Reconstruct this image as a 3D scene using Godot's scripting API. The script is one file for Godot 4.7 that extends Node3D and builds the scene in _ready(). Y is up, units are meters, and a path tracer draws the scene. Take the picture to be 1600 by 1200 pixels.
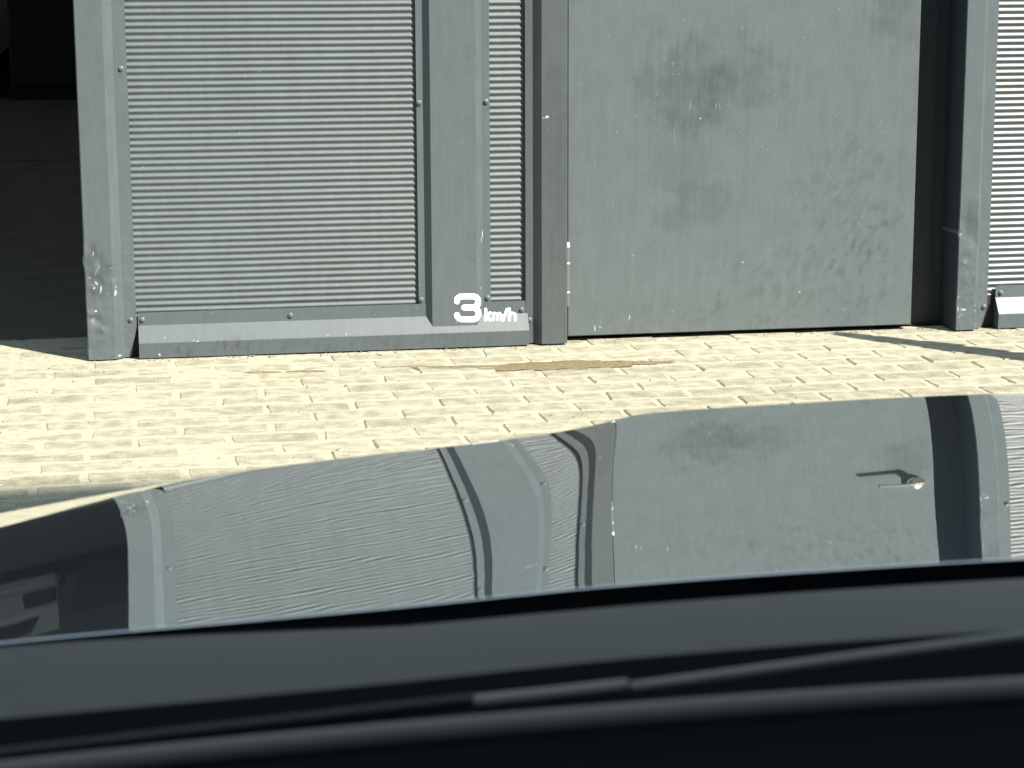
extends Node3D
# A metal-clad industrial facade seen over the bonnet of a car that rolls towards it.
# World: x runs along the facade, y up, the facade stands near z = -5.88, the camera near z = 0.

const YAW := -9.936
const CAM := Vector3(0.2236, 1.0909, 0.0)
const ROW_Z := -4.8487
const ROW_W := 0.1052
const BRICK_L := 0.21
var mats := {}
var rng := RandomNumberGenerator.new()
var cam: Camera3D


func _ready() -> void:
	rng.seed = 7
	# ---------- camera, sky, sun, exposure
	cam = Camera3D.new()
	cam.name = "camera"
	add_child(cam)
	cam.position = CAM
	cam.basis = Basis(Vector3.UP, deg_to_rad(YAW)) * Basis(Vector3.RIGHT, deg_to_rad(-11.356)) * Basis(Vector3.BACK, deg_to_rad(-0.224))
	cam.fov = 20.04
	cam.near = 0.05
	cam.far = 2000.0
	var lens := CameraAttributesPhysical.new()
	lens.frustum_focal_length = 67.9
	lens.exposure_aperture = 21.0
	lens.frustum_focus_distance = 6.0
	cam.attributes = lens
	cam.fov = 20.04
	cam.current = true
	var env := Environment.new()
	env.background_mode = Environment.BG_SKY
	var sm := ProceduralSkyMaterial.new()
	sm.sky_top_color = Color(0.54, 0.605, 0.66)
	sm.sky_horizon_color = Color(0.78, 0.82, 0.84)
	sm.ground_bottom_color = Color(0.30, 0.29, 0.27)
	sm.ground_horizon_color = Color(0.55, 0.56, 0.56)
	sm.sky_energy_multiplier = 1.0
	var sky := Sky.new()
	sky.sky_material = sm
	env.sky = sky
	env.tonemap_mode = Environment.TONE_MAPPER_LINEAR
	env.tonemap_exposure = 2.9
	env.sdfgi_enabled = true
	env.ssao_enabled = true
	env.ssil_enabled = true
	var we := WorldEnvironment.new()
	we.name = "world_environment"
	we.environment = env
	add_child(we)
	var sun := DirectionalLight3D.new()
	sun.name = "sun"
	sun.light_energy = 1.4
	sun.light_angular_distance = 0.5
	sun.light_color = Color(1.0, 0.965, 0.90)
	sun.shadow_enabled = true
	add_child(sun)
	sun.basis = Basis.looking_at(Vector3(-0.4755, -0.669, -0.572).normalized())

	make_materials()
	build_ground()
	build_facade()
	build_hall()
	build_opposite()
	build_bollard()
	build_car()


# ---------------------------------------------------------------- helpers
func lin(r: float, g: float, b: float) -> Color:
	return Color(r, g, b).linear_to_srgb()

func begin() -> SurfaceTool:
	var st := SurfaceTool.new()
	st.begin(Mesh.PRIMITIVE_TRIANGLES)
	return st

func put(called: String, mesh: Mesh, m: Material, parent: Node) -> MeshInstance3D:
	var o := MeshInstance3D.new()
	o.name = called
	o.mesh = mesh
	o.material_override = m
	parent.add_child(o, true)
	return o

func done(called: String, st: SurfaceTool, m: Material, parent: Node) -> MeshInstance3D:
	return put(called, st.commit(), m, parent)

func thing(called: String, label: String, category: String, at := Vector3.ZERO, group := "") -> Node3D:
	var o := Node3D.new()
	o.name = called
	add_child(o, true)
	o.position = at
	o.set_meta("label", label)
	o.set_meta("category", category)
	if group != "":
		o.set_meta("group", group)
	return o

func vert(st: SurfaceTool, p: Vector3, n: Vector3) -> void:
	st.set_normal(n)
	st.set_uv(Vector2(p.x, -p.y) if absf(n.y) < 0.9 else Vector2(p.x, p.z))
	st.add_vertex(p)

# one flat polygon fan, facing the hint
func face(st: SurfaceTool, p: Array, hint: Vector3) -> void:
	var n: Vector3 = (p[1] - p[0]).cross(p[2] - p[0])
	if n.length() < 1e-12 and p.size() > 3:
		n = (p[2] - p[0]).cross(p[3] - p[0])
	n = n.normalized()
	var turn := n.dot(hint) > 0.0
	if not turn:
		n = -n
	for i in range(1, p.size() - 1):
		vert(st, p[0], n)
		if turn:
			vert(st, p[i + 1], n)
			vert(st, p[i], n)
		else:
			vert(st, p[i], n)
			vert(st, p[i + 1], n)

func box(st: SurfaceTool, lo: Vector3, hi: Vector3) -> void:
	var v := func(i): return Vector3(hi.x if i & 1 else lo.x, hi.y if i & 2 else lo.y, hi.z if i & 4 else lo.z)
	for f in [[0, 2, 6, 4, Vector3.LEFT], [1, 3, 7, 5, Vector3.RIGHT], [0, 1, 5, 4, Vector3.DOWN], [2, 3, 7, 6, Vector3.UP], [0, 1, 3, 2, Vector3.FORWARD], [4, 5, 7, 6, Vector3.BACK]]:
		face(st, [v.call(f[0]), v.call(f[1]), v.call(f[2]), v.call(f[3])], f[4])

# box with chamfered edges
func soft_box(st: SurfaceTool, lo: Vector3, hi: Vector3, c: float) -> void:
	var mid := (lo + hi) / 2.0
	var h := (hi - lo) / 2.0
	for ax in 3:
		for s in [-1.0, 1.0]:
			var b := (ax + 1) % 3
			var d := (ax + 2) % 3
			var pts := []
			for q in [[-1, -1], [1, -1], [1, 1], [-1, 1]]:
				var p := Vector3.ZERO
				p[ax] = s * h[ax]
				p[b] = q[0] * (h[b] - c)
				p[d] = q[1] * (h[d] - c)
				pts.append(mid + p)
			var n := Vector3.ZERO
			n[ax] = s
			face(st, pts, n)
	for ax in 3:
		var b := (ax + 1) % 3
		var d := (ax + 2) % 3
		for sb in [-1.0, 1.0]:
			for sd in [-1.0, 1.0]:
				var pts := []
				for q in [[-1, 0], [1, 0], [1, 1], [-1, 1]]:
					var p := Vector3.ZERO
					p[ax] = q[0] * (h[ax] - c)
					p[b] = sb * (h[b] - (c if q[1] == 1 else 0.0))
					p[d] = sd * (h[d] - (0.0 if q[1] == 1 else c))
					pts.append(mid + p)
				var n := Vector3.ZERO
				n[b] = sb
				n[d] = sd
				face(st, pts, n)
	for sx in [-1.0, 1.0]:
		for sy in [-1.0, 1.0]:
			for sz in [-1.0, 1.0]:
				var s := Vector3(sx, sy, sz)
				face(st, [mid + s * (h - Vector3(0, c, c)), mid + s * (h - Vector3(c, 0, c)), mid + s * (h - Vector3(c, c, 0))], s)

# closed profile poly (2D) pulled along an axis: "y": (x, z) profile; "x": (z, y) profile
func pull(st: SurfaceTool, poly: PackedVector2Array, axis: String, a: float, b: float) -> void:
	var at := func(p: Vector2, t: float) -> Vector3: return Vector3(p.x, t, p.y) if axis == "y" else Vector3(t, p.y, p.x)
	var sgn := -1.0 if Geometry2D.is_polygon_clockwise(poly) else 1.0
	var n := poly.size()
	for i in n:
		var p := poly[i]
		var q := poly[(i + 1) % n]
		var e := q - p
		var out := Vector2(e.y, -e.x) * sgn
		face(st, [at.call(p, a), at.call(q, a), at.call(q, b), at.call(p, b)], at.call(out, 0.0))
	var tri := Geometry2D.triangulate_polygon(poly)
	var along: Vector3 = at.call(Vector2.ZERO, 1.0)
	for k in range(0, tri.size(), 3):
		for t in [a, b]:
			face(st, [at.call(poly[tri[k]], t), at.call(poly[tri[k + 1]], t), at.call(poly[tri[k + 2]], t)], along * (signf(b - a) if t == b else -signf(b - a)))

# smooth surface from a grid of points
func grid_mesh(rows: Array, flip := false) -> ArrayMesh:
	var h := rows.size()
	var w: int = rows[0].size()
	var pos := PackedVector3Array()
	var nor := PackedVector3Array()
	var uv := PackedVector2Array()
	for j in h:
		for i in w:
			var du: Vector3 = rows[j][mini(i + 1, w - 1)] - rows[j][maxi(i - 1, 0)]
			var dv: Vector3 = rows[mini(j + 1, h - 1)][i] - rows[maxi(j - 1, 0)][i]
			var n := dv.cross(du).normalized()
			pos.append(rows[j][i])
			nor.append(-n if flip else n)
			uv.append(Vector2(rows[j][i].x, -rows[j][i].y))
	var idx := PackedInt32Array()
	for j in h - 1:
		for i in w - 1:
			var a := j * w + i
			if flip:
				idx.append_array([a, a + w, a + 1, a + 1, a + w, a + w + 1])
			else:
				idx.append_array([a, a + 1, a + w, a + 1, a + w + 1, a + w])
	var arr := []
	arr.resize(Mesh.ARRAY_MAX)
	arr[Mesh.ARRAY_VERTEX] = pos
	arr[Mesh.ARRAY_NORMAL] = nor
	arr[Mesh.ARRAY_TEX_UV] = uv
	arr[Mesh.ARRAY_INDEX] = idx
	var m := ArrayMesh.new()
	m.add_surface_from_arrays(Mesh.PRIMITIVE_TRIANGLES, arr)
	return m

# lathe around an axis; profile of (radius, height)
func lathe(profile: Array, n: int, axis := Vector3.UP) -> ArrayMesh:
	var side := Vector3.RIGHT if absf(axis.x) < 0.9 else Vector3.UP
	side = (side - axis * side.dot(axis)).normalized()
	var other := axis.cross(side)
	var st := begin()
	for i in n:
		var a0 := TAU * i / n
		var a1 := TAU * (i + 1) / n
		var d0 := side * cos(a0) + other * sin(a0)
		var d1 := side * cos(a1) + other * sin(a1)
		for k in profile.size() - 1:
			var p: Vector2 = profile[k]
			var q: Vector2 = profile[k + 1]
			var e := q - p
			var nn := Vector2(e.y, -e.x).normalized()
			var n0 := d0 * nn.x + axis * nn.y
			var n1 := d1 * nn.x + axis * nn.y
			var v := [d0 * p.x + axis * p.y, d1 * p.x + axis * p.y, d1 * q.x + axis * q.y, d0 * q.x + axis * q.y]
			for t in [[0, 3, 1, n0, n0, n1], [1, 3, 2, n1, n0, n1]]:
				if (v[t[0]] - v[t[1]]).length() < 1e-6 or (v[t[1]] - v[t[2]]).length() < 1e-6 or (v[t[0]] - v[t[2]]).length() < 1e-6:
					continue
				for m in 3:
					vert(st, v[t[m]], t[3 + m])
	return st.commit()

func tube(st: SurfaceTool, pts: Array, r: float, n := 8, squash := 1.0) -> void:
	var rings := []
	for i in pts.size():
		var d: Vector3 = (pts[mini(i + 1, pts.size() - 1)] - pts[maxi(i - 1, 0)]).normalized()
		var s := d.cross(Vector3.UP).normalized()
		var u := s.cross(d)
		var ring := []
		for k in n:
			var a := TAU * k / n
			var o := s * cos(a) + u * sin(a) * squash
			ring.append([pts[i] + o * r, o.normalized()])
		rings.append(ring)
	for i in pts.size() - 1:
		for k in n:
			var a = rings[i][k]
			var b = rings[i][(k + 1) % n]
			var c = rings[i + 1][(k + 1) % n]
			var e = rings[i + 1][k]
			for t in [[a, b, c], [a, c, e]]:
				var cr: Vector3 = (t[1][0] - t[0][0]).cross(t[2][0] - t[0][0])
				var order := [0, 1, 2] if cr.dot(t[0][1]) < 0.0 else [0, 2, 1]
				for m in order:
					vert(st, t[m][0], t[m][1])
	for e in [0, pts.size() - 1]:
		var ring := []
		for k in n:
			ring.append(rings[e][k][0])
		face(st, ring, (pts[0] - pts[1]) if e == 0 else (pts[e] - pts[e - 1]))


# ---------------------------------------------------------------- materials
func noise_bytes(size: int, freq: float, seed: int, octaves := 4, type := FastNoiseLite.TYPE_SIMPLEX_SMOOTH) -> PackedByteArray:
	var f := FastNoiseLite.new()
	f.seed = seed
	f.noise_type = type
	f.frequency = freq
	f.fractal_octaves = octaves
	var im := f.get_seamless_image(size, size)
	im.convert(Image.FORMAT_L8)
	return im.get_data()

func srgb8(v: float) -> int:
	v = clampf(v, 0.0, 1.0)
	var s := 12.92 * v if v < 0.0031308 else 1.055 * pow(v, 1.0 / 2.4) - 0.055
	return int(clampf(s * 255.0 + 0.5, 0, 255))

var lut := PackedByteArray()
func lut8(v: float) -> int:
	if lut.is_empty():
		for i in 4096:
			lut.append(srgb8(i / 4095.0))
	return lut[clampi(int(v * 4095.0), 0, 4095)]

func tex(im: Image) -> ImageTexture:
	im.generate_mipmaps()
	return ImageTexture.create_from_image(im)

# painted sheet metal: a dusty coat with specks, scuffs and chips. marks: [x, y, rx, ry, turn, strength] in metres from the corner (x0, y0)
func paint(called: String, x0: float, y0: float, w: float, h: float, ppm: float, seed: int, marks: Array, scuffs: Array, speck := 60, base := Vector3(0.074, 0.094, 0.106), rough := 0.42) -> StandardMaterial3D:
	var W := int(w * ppm)
	var H := int(h * ppm)
	var fine := noise_bytes(512, 0.09, seed, 3)
	var wide := noise_bytes(512, 0.012, seed + 1, 4)
	var drip := noise_bytes(512, 0.03, seed + 2, 3)
	var val := PackedFloat32Array()
	val.resize(W * H)
	for y in H:
		for x in W:
			var a := fine[(y % 512) * 512 + x % 512] / 255.0 - 0.5
			var b := wide[(y % 512) * 512 + x % 512] / 255.0 - 0.5
			var c := drip[((y / 6) % 512) * 512 + (x * 2) % 512] / 255.0 - 0.5
			val[y * W + x] = 1.0 + 0.12 * a + 0.10 * b + 0.13 * c
	# scuffs: where the dust has been wiped or kicked off, broken up by streaks
	for s in scuffs:
		var cx: float = (s[0] - x0) * ppm
		var cy: float = (y0 + h - s[1]) * ppm
		var rx: float = s[2] * ppm
		var ry: float = s[3] * ppm
		for y in range(maxi(0, int(cy - ry)), mini(H, int(cy + ry))):
			for x in range(maxi(0, int(cx - rx)), mini(W, int(cx + rx))):
				var d := Vector2((x - cx) / rx, (y - cy) / ry).length()
				d += (wide[((y + 200) % 512) * 512 + (x + 90) % 512] / 255.0 - 0.5) * 0.9 + (drip[((y / 5) % 512) * 512 + (x * 2) % 512] / 255.0 - 0.5) * 0.5
				if d >= 1.0:
					continue
				var n: float
				if s[5] == 0:   # vertical wipes
					n = drip[((y / 7) % 512) * 512 + (x * 3 + y / 9) % 512] / 255.0 * 0.40 + wide[((y * 2) % 512) * 512 + (x * 2) % 512] / 255.0 * 0.40 + 0.25
				else:           # boot scuffs
					var skew := (y * 2 + int(40.0 * wide[(y % 512) * 512 + (x / 3) % 512] / 255.0)) % 512
					n = smoothstep(0.42, 0.78, 0.75 * wide[skew * 512 + (x * 3 + y) % 512] / 255.0 + 0.25 * fine[(y % 512) * 512 + x % 512] / 255.0)
				val[y * W + x] *= 1.0 - s[4] * smoothstep(1.0, 0.3, d) * clampf(n, 0.0, 1.0)
	var r := RandomNumberGenerator.new()
	r.seed = seed
	var all := marks.duplicate()
	for k in speck:
		all.append([x0 + r.randf() * w, y0 + r.randf() * h, r.randf_range(0.0006, 0.0016), r.randf_range(0.0008, 0.003), r.randf() * 0.4, r.randf_range(1.4, 2.8)])
	for s in all:
		var cx: float = (s[0] - x0) * ppm
		var cy: float = (y0 + h - s[1]) * ppm
		var rx: float = maxf(s[2] * ppm, 0.7)
		var ry: float = maxf(s[3] * ppm, 0.7)
		var rr := maxf(rx, ry) + 1.0
		for y in range(maxi(0, int(cy - rr)), mini(H, int(cy + rr) + 1)):
			for x in range(maxi(0, int(cx - rr)), mini(W, int(cx + rr) + 1)):
				var p := Vector2(x - cx, y - cy).rotated(-s[4])
				var wob := (fine[((y * 3) % 512) * 512 + (x * 3) % 512] / 255.0 - 0.5) * 1.1
				var d := Vector2(p.x / rx, p.y / ry).length() + wob
				if d < 1.0:
					val[y * W + x] = lerpf(val[y * W + x], s[5], smoothstep(1.0, 0.75, d))
	var data := PackedByteArray()
	data.resize(W * H * 3)
	for k in W * H:
		var v := val[k]
		var warm := clampf((v - 1.5) * 0.1, 0.0, 0.1)
		data[k * 3] = lut8(base.x * v * (1.0 + warm))
		data[k * 3 + 1] = lut8(base.y * v)
		data[k * 3 + 2] = lut8(base.z * v * (1.0 - warm))
	var m := StandardMaterial3D.new()
	m.resource_name = called
	m.albedo_texture = tex(Image.create_from_data(W, H, false, Image.FORMAT_RGB8, data))
	m.roughness = rough
	m.metallic_specular = 0.5
	m.uv1_scale = Vector3(1.0 / w, 1.0 / h, 1)
	m.uv1_offset = Vector3(-x0 / w, (y0 + h) / h, 0)
	return m

func plain(called: String, c: Color, rough: float, metal := 0.0, spec := 0.5) -> StandardMaterial3D:
	var m := StandardMaterial3D.new()
	m.resource_name = called
	m.albedo_color = c
	m.roughness = rough
	m.metallic = metal
	m.metallic_specular = spec
	mats[called] = m
	return m

# grainy mineral surface, laid out in world metres
func mineral(called: String, dark: Vector3, light: Vector3, period: float, seed: int, rough: float, bump: float, size := 512, speckle := 0.5) -> StandardMaterial3D:
	var a := noise_bytes(size, 0.25, seed, 3)
	var b := noise_bytes(size, 0.02, seed + 1, 4)
	var data := PackedByteArray()
	data.resize(size * size * 3)
	var hd := PackedByteArray()
	hd.resize(size * size)
	for k in size * size:
		var t := clampf(0.5 + (a[k] / 255.0 - 0.5) * 2.0 * speckle + (b[k] / 255.0 - 0.5) * 1.0, 0.0, 1.0)
		data[k * 3] = lut8(lerpf(dark.x, light.x, t))
		data[k * 3 + 1] = lut8(lerpf(dark.y, light.y, t))
		data[k * 3 + 2] = lut8(lerpf(dark.z, light.z, t))
		hd[k] = a[k]
	var m := StandardMaterial3D.new()
	m.resource_name = called
	m.albedo_texture = tex(Image.create_from_data(size, size, false, Image.FORMAT_RGB8, data))
	m.uv1_triplanar = true
	m.uv1_world_triplanar = true
	m.uv1_scale = Vector3.ONE / period
	m.roughness = rough
	m.metallic_specular = 0.3
	if bump > 0.0:
		m.heightmap_enabled = true
		m.heightmap_scale = bump
		m.heightmap_texture = tex(Image.create_from_data(size, size, false, Image.FORMAT_L8, hd))
	mats[called] = m
	return m

func make_materials() -> void:
	mats.sheet = paint("painted_sheet", 0.0, 0.0, 1.28, 1.28, 400.0, 11, [], [], 70)
	mats.corner = paint("corner_paint", 0.05, -0.02, 0.25, 1.1, 1000.0, 23, [
		[0.1165, 0.293, 0.0015, 0.008, 0.15, 3.4], [0.115, 0.2, 0.003, 0.003, 0.2, 3.8], [0.121, 0.213, 0.0016, 0.007, -0.6, 3.8], [0.133, 0.196, 0.0022, 0.011, 0.15, 4.2], [0.117, 0.137, 0.004, 0.003, 0.2, 4.2],
		[0.171, 0.184, 0.003, 0.008, 0.1, 4.5], [0.173, 0.2, 0.0014, 0.004, 0, 3.6], [0.104, 0.228, 0.006, 0.0016, 0.1, 2.6], [0.175, 0.011, 0.004, 0.003, 0.3, 4.6], [0.163, 0.252, 0.003, 0.002, 0.3, 2.2],
		[0.108, 0.112, 0.006, 0.008, 0.5, 1.7], [0.124, 0.247, 0.002, 0.016, 0.5, 1.6], [0.130, 0.262, 0.0014, 0.010, -0.3, 1.7]],
		[[0.13, 0.24, 0.05, 0.08, 0.30, 0], [0.13, 0.08, 0.05, 0.09, 0.2, 1]], 30)
	mats.right_corner = paint("right_corner_paint", 2.5, -0.02, 0.25, 1.1, 1000.0, 31, [
		[2.575, 0.063, 0.006, 0.0028, 0.2, 4.6], [2.568, 0.064, 0.003, 0.003, 0, 3.2], [2.609, 0.074, 0.0016, 0.003, 0, 4.2], [2.609, 0.058, 0.0018, 0.003, 0, 4.0], [2.556, 0.10, 0.0014, 0.004, 0, 4.0], [2.556, 0.065, 0.0014, 0.010, 0, 3.4],
		[2.563, 0.045, 0.0013, 0.009, 0.7, 2.4], [2.57, 0.2, 0.004, 0.003, 0.5, 1.8], [2.62, 0.014, 0.004, 0.003, 0, 3.2], [2.5575, 0.283, 0.0016, 0.004, 0, 4.0]],
		[[2.585, 0.32, 0.035, 0.08, 0.35, 0], [2.58, 0.12, 0.035, 0.1, 0.2, 1]], 24)
	var door_marks := [
		[1.77, 0.655, 0.0014, 0.013, 0.15, 1.8], [1.675, 0.69, 0.0012, 0.010, 0.5, 1.6], [1.845, 0.654, 0.0014, 0.010, 0.1, 1.9], [1.855, 0.654, 0.0013, 0.010, -0.1, 1.8], [1.725, 0.57, 0.0016, 0.035, -0.06, 1.25], [1.80, 0.62, 0.003, 0.002, 0, 3.6],
		[1.72, 0.775, 0.0016, 0.010, 0.3, 1.4], [1.695, 0.785, 0.001, 0.010, -0.5, 1.35], [1.60, 0.062, 0.0018, 0.008, 0.1, 3.2], [1.50, 0.036, 0.0018, 0.010, 0, 3.4], [1.515, 0.038, 0.004, 0.004, 0, 2.2], [2.10, 0.12, 0.003, 0.003, 0, 3.2], [1.93, 0.21, 0.003, 0.003, 0, 2.6],
		[2.2, 0.4, 0.0015, 0.012, 0.9, 1.4], [2.27, 0.52, 0.0015, 0.010, 0.4, 1.4], [2.33, 0.6, 0.002, 0.016, 0.5, 1.3], [2.18, 0.45, 0.002, 0.012, -0.6, 1.3], [2.02, 0.6, 0.0013, 0.03, 0.06, 1.25], [1.95, 0.5, 0.0013, 0.03, 0.1, 1.2]]
	mats.door = paint("door_paint", 1.40, 0.0, 1.08, 1.2, 800.0, 47, door_marks,
		[[1.79, 0.72, 0.21, 0.18, 0.18, 0], [1.73, 0.69, 0.14, 0.18, 0.14, 0], [1.86, 0.76, 0.20, 0.14, 0.08, 0], [1.93, 0.71, 0.16, 0.10, 0.18, 0], [1.80, 0.38, 0.15, 0.10, 0.18, 0], [1.74, 0.52, 0.12, 0.2, 0.14, 0], [2.36, 0.93, 0.10, 0.16, 0.26, 0],
		[2.25, 0.42, 0.22, 0.24, 0.15, 1], [2.10, 0.14, 0.36, 0.2, 0.16, 1], [2.3, 0.24, 0.16, 0.18, 0.12, 1], [1.75, 0.05, 0.34, 0.08, 0.12, 1]], 110, Vector3(0.086, 0.108, 0.117), 0.36)
	mats.casing = paint("casing_paint", 1.2, -0.02, 0.3, 1.1, 1000.0, 53, [[1.353, 0.636, 0.006, 0.0036, -0.25, 5.6], [1.343, 0.633, 0.005, 0.0024, -0.2, 2.6], [1.356, 0.6, 0.0012, 0.003, 0, 2.2]], [[1.38, 0.5, 0.05, 0.4, 0.15, 0]], 30, Vector3(0.060, 0.072, 0.079))
	mats.pilaster = paint("pilaster_paint", 0.98, -0.02, 0.25, 1.1, 1000.0, 59, [[1.176, 0.315, 0.0014, 0.012, 0.05, 4.0], [1.172, 0.30, 0.0012, 0.009, -0.1, 3.4], [1.163, 0.245, 0.001, 0.002, 0, 3], [1.17, 0.165, 0.0016, 0.004, 0.2, 3.0], [1.13, 0.075, 0.014, 0.0022, 0.08, 3.0], [1.153, 0.074, 0.004, 0.002, 0.2, 3.4], [1.10, 0.073, 0.004, 0.0015, 0.2, 2.2], [1.12, 0.57, 0.002, 0.003, 1, 1.7]], [], 22)
	mats.flashing = paint("flashing_paint", 0.2, -0.02, 1.15, 0.2, 900.0, 61, [[0.282, 0.012, 0.0026, 0.006, -0.5, 4.8], [0.298, 0.057, 0.004, 0.004, 0, 1.6], [0.385, 0.046, 0.004, 0.0015, 0, 3.4], [0.375, 0.048, 0.002, 0.0015, 0, 3.0], [0.74, 0.05, 0.003, 0.0015, 0.2, 2.8], [0.79, 0.051, 0.0026, 0.0015, 0.2, 2.8]],
		[[0.75, 0.025, 0.55, 0.03, 0.22, 1], [0.4, 0.03, 0.2, 0.03, 0.18, 1]], 60, Vector3(0.068, 0.086, 0.097))
	plain("dark_frame", lin(0.026, 0.034, 0.042), 0.5)  # lowered so the doorway recess carries its shade in the colour
	plain("gasket", lin(0.012, 0.013, 0.014), 0.7)
	plain("steel", lin(0.6, 0.6, 0.57), 0.22, 1.0)
	plain("lever", lin(0.10, 0.10, 0.095), 0.4, 0.3)
	plain("zinc", lin(0.30, 0.31, 0.31), 0.4, 0.8)
	plain("screw_paint", lin(0.095, 0.118, 0.126), 0.35)
	plain("white_nylon", lin(0.7, 0.7, 0.68), 0.4)
	mineral("brick_a", Vector3(0.19, 0.185, 0.140), Vector3(0.37, 0.361, 0.285), 0.61, 71, 0.92, 0.0, 512, 0.9)
	mineral("brick_b", Vector3(0.17, 0.165, 0.124), Vector3(0.35, 0.340, 0.266), 0.73, 75, 0.92, 0.0, 512, 0.9)
	mineral("brick_c", Vector3(0.20, 0.195, 0.150), Vector3(0.385, 0.376, 0.298), 0.57, 79, 0.92, 0.0, 512, 0.9)
	mineral("sand", Vector3(0.27, 0.262, 0.200), Vector3(0.41, 0.400, 0.315), 0.33, 83, 0.95, 0.0)
	mineral("damp_sand", Vector3(0.10, 0.08, 0.045), Vector3(0.22, 0.185, 0.115), 0.21, 87, 0.9, 0.0, 512, 0.9)
	mineral("grit", Vector3(0.10, 0.085, 0.055), Vector3(0.34, 0.31, 0.23), 0.05, 89, 0.9, 0.0)
	mineral("asphalt", Vector3(0.035, 0.035, 0.034), Vector3(0.07, 0.07, 0.068), 0.8, 91, 0.93, 0.0)
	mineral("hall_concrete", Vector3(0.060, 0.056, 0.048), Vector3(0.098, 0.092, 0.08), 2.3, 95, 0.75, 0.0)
	mineral("hall_plaster", Vector3(0.42, 0.42, 0.40), Vector3(0.50, 0.50, 0.475), 3.1, 99, 0.85, 0.0)
	mineral("far_cladding", Vector3(0.10, 0.105, 0.105), Vector3(0.14, 0.145, 0.145), 1.9, 103, 0.6, 0.0)
	plain("black", lin(0.008, 0.008, 0.009), 0.6)
	plain("pale_car", lin(0.55, 0.53, 0.47), 0.3)
	plain("glass_dark", lin(0.01, 0.012, 0.013), 0.05)
	var rl := plain("fill_rooflight", Color(0.9, 0.95, 0.95, 0.35), 0.1)
	rl.transparency = BaseMaterial3D.TRANSPARENCY_ALPHA
	plain("rubber", lin(0.02, 0.02, 0.02), 0.8)
	plain("bollard_paint", lin(0.20, 0.205, 0.20), 0.5)
	plain("dash", lin(0.006, 0.006, 0.007), 1.0, 0.0, 0.1)
	plain("cowl", lin(0.052, 0.052, 0.049), 0.6)
	plain("wiper_grey", lin(0.19, 0.185, 0.17), 0.8)
	plain("trim_grey", lin(0.115, 0.108, 0.098), 0.8)
	plain("shade_black", lin(0.006, 0.006, 0.007), 0.95, 0.0, 0.1)  # black for the strips that paint shade around the cowl
	plain("car_paint", lin(0.82, 0.86, 0.87), 0.012, 0.94)
	var hud := plain("display_white", Color(1, 1, 1), 0.6)
	hud.emission_enabled = true
	hud.emission = Color(0.95, 1.0, 1.0)
	hud.emission_energy_multiplier = 0.8


# ---------------------------------------------------------------- ground and paving
func on_screen(p: Vector3) -> Vector2:
	var q := cam.basis.inverse() * (p - CAM)
	if q.z > -0.1:
		return Vector2(-9999, -9999)
	var f := 600.0 / tan(deg_to_rad(10.02))
	return Vector2(800.0 + f * q.x / -q.z, 600.0 - f * q.y / -q.z)

func brick_mesh(seed: int) -> ArrayMesh:
	var r := RandomNumberGenerator.new()
	r.seed = seed
	var hx := 0.0995
	var hz := 0.0480
	var c := 0.0035
	var top := []
	var rim := []
	var foot := []
	for q in [[-1, -1], [0, -1], [1, -1], [1, 0], [1, 1], [0, 1], [-1, 1], [-1, 0]]:
		var jx := r.randf_range(-0.0012, 0.0012)
		var jz := r.randf_range(-0.0012, 0.0012)
		var worn := r.randf_range(0.0, 0.0035)
		top.append(Vector3(q[0] * (hx - c - worn) + jx, r.randf_range(-0.0005, 0.0005), q[1] * (hz - c - worn) + jz))
		rim.append(Vector3(q[0] * hx + jx, -0.003 - worn * 0.6, q[1] * hz + jz))
		foot.append(Vector3(q[0] * hx + jx, -0.03, q[1] * hz + jz))
	var st := begin()
	for k in 8:
		var n := (k + 1) % 8
		var out: Vector3 = Vector3(rim[k].x + rim[n].x, 0, rim[k].z + rim[n].z)
		face(st, [Vector3.ZERO, top[k], top[n]], Vector3.UP)
		face(st, [top[k], top[n], rim[n], rim[k]], Vector3.UP * 0.1 + out)
		face(st, [rim[k], rim[n], foot[n], foot[k]], out)
	return st.commit()

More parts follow.
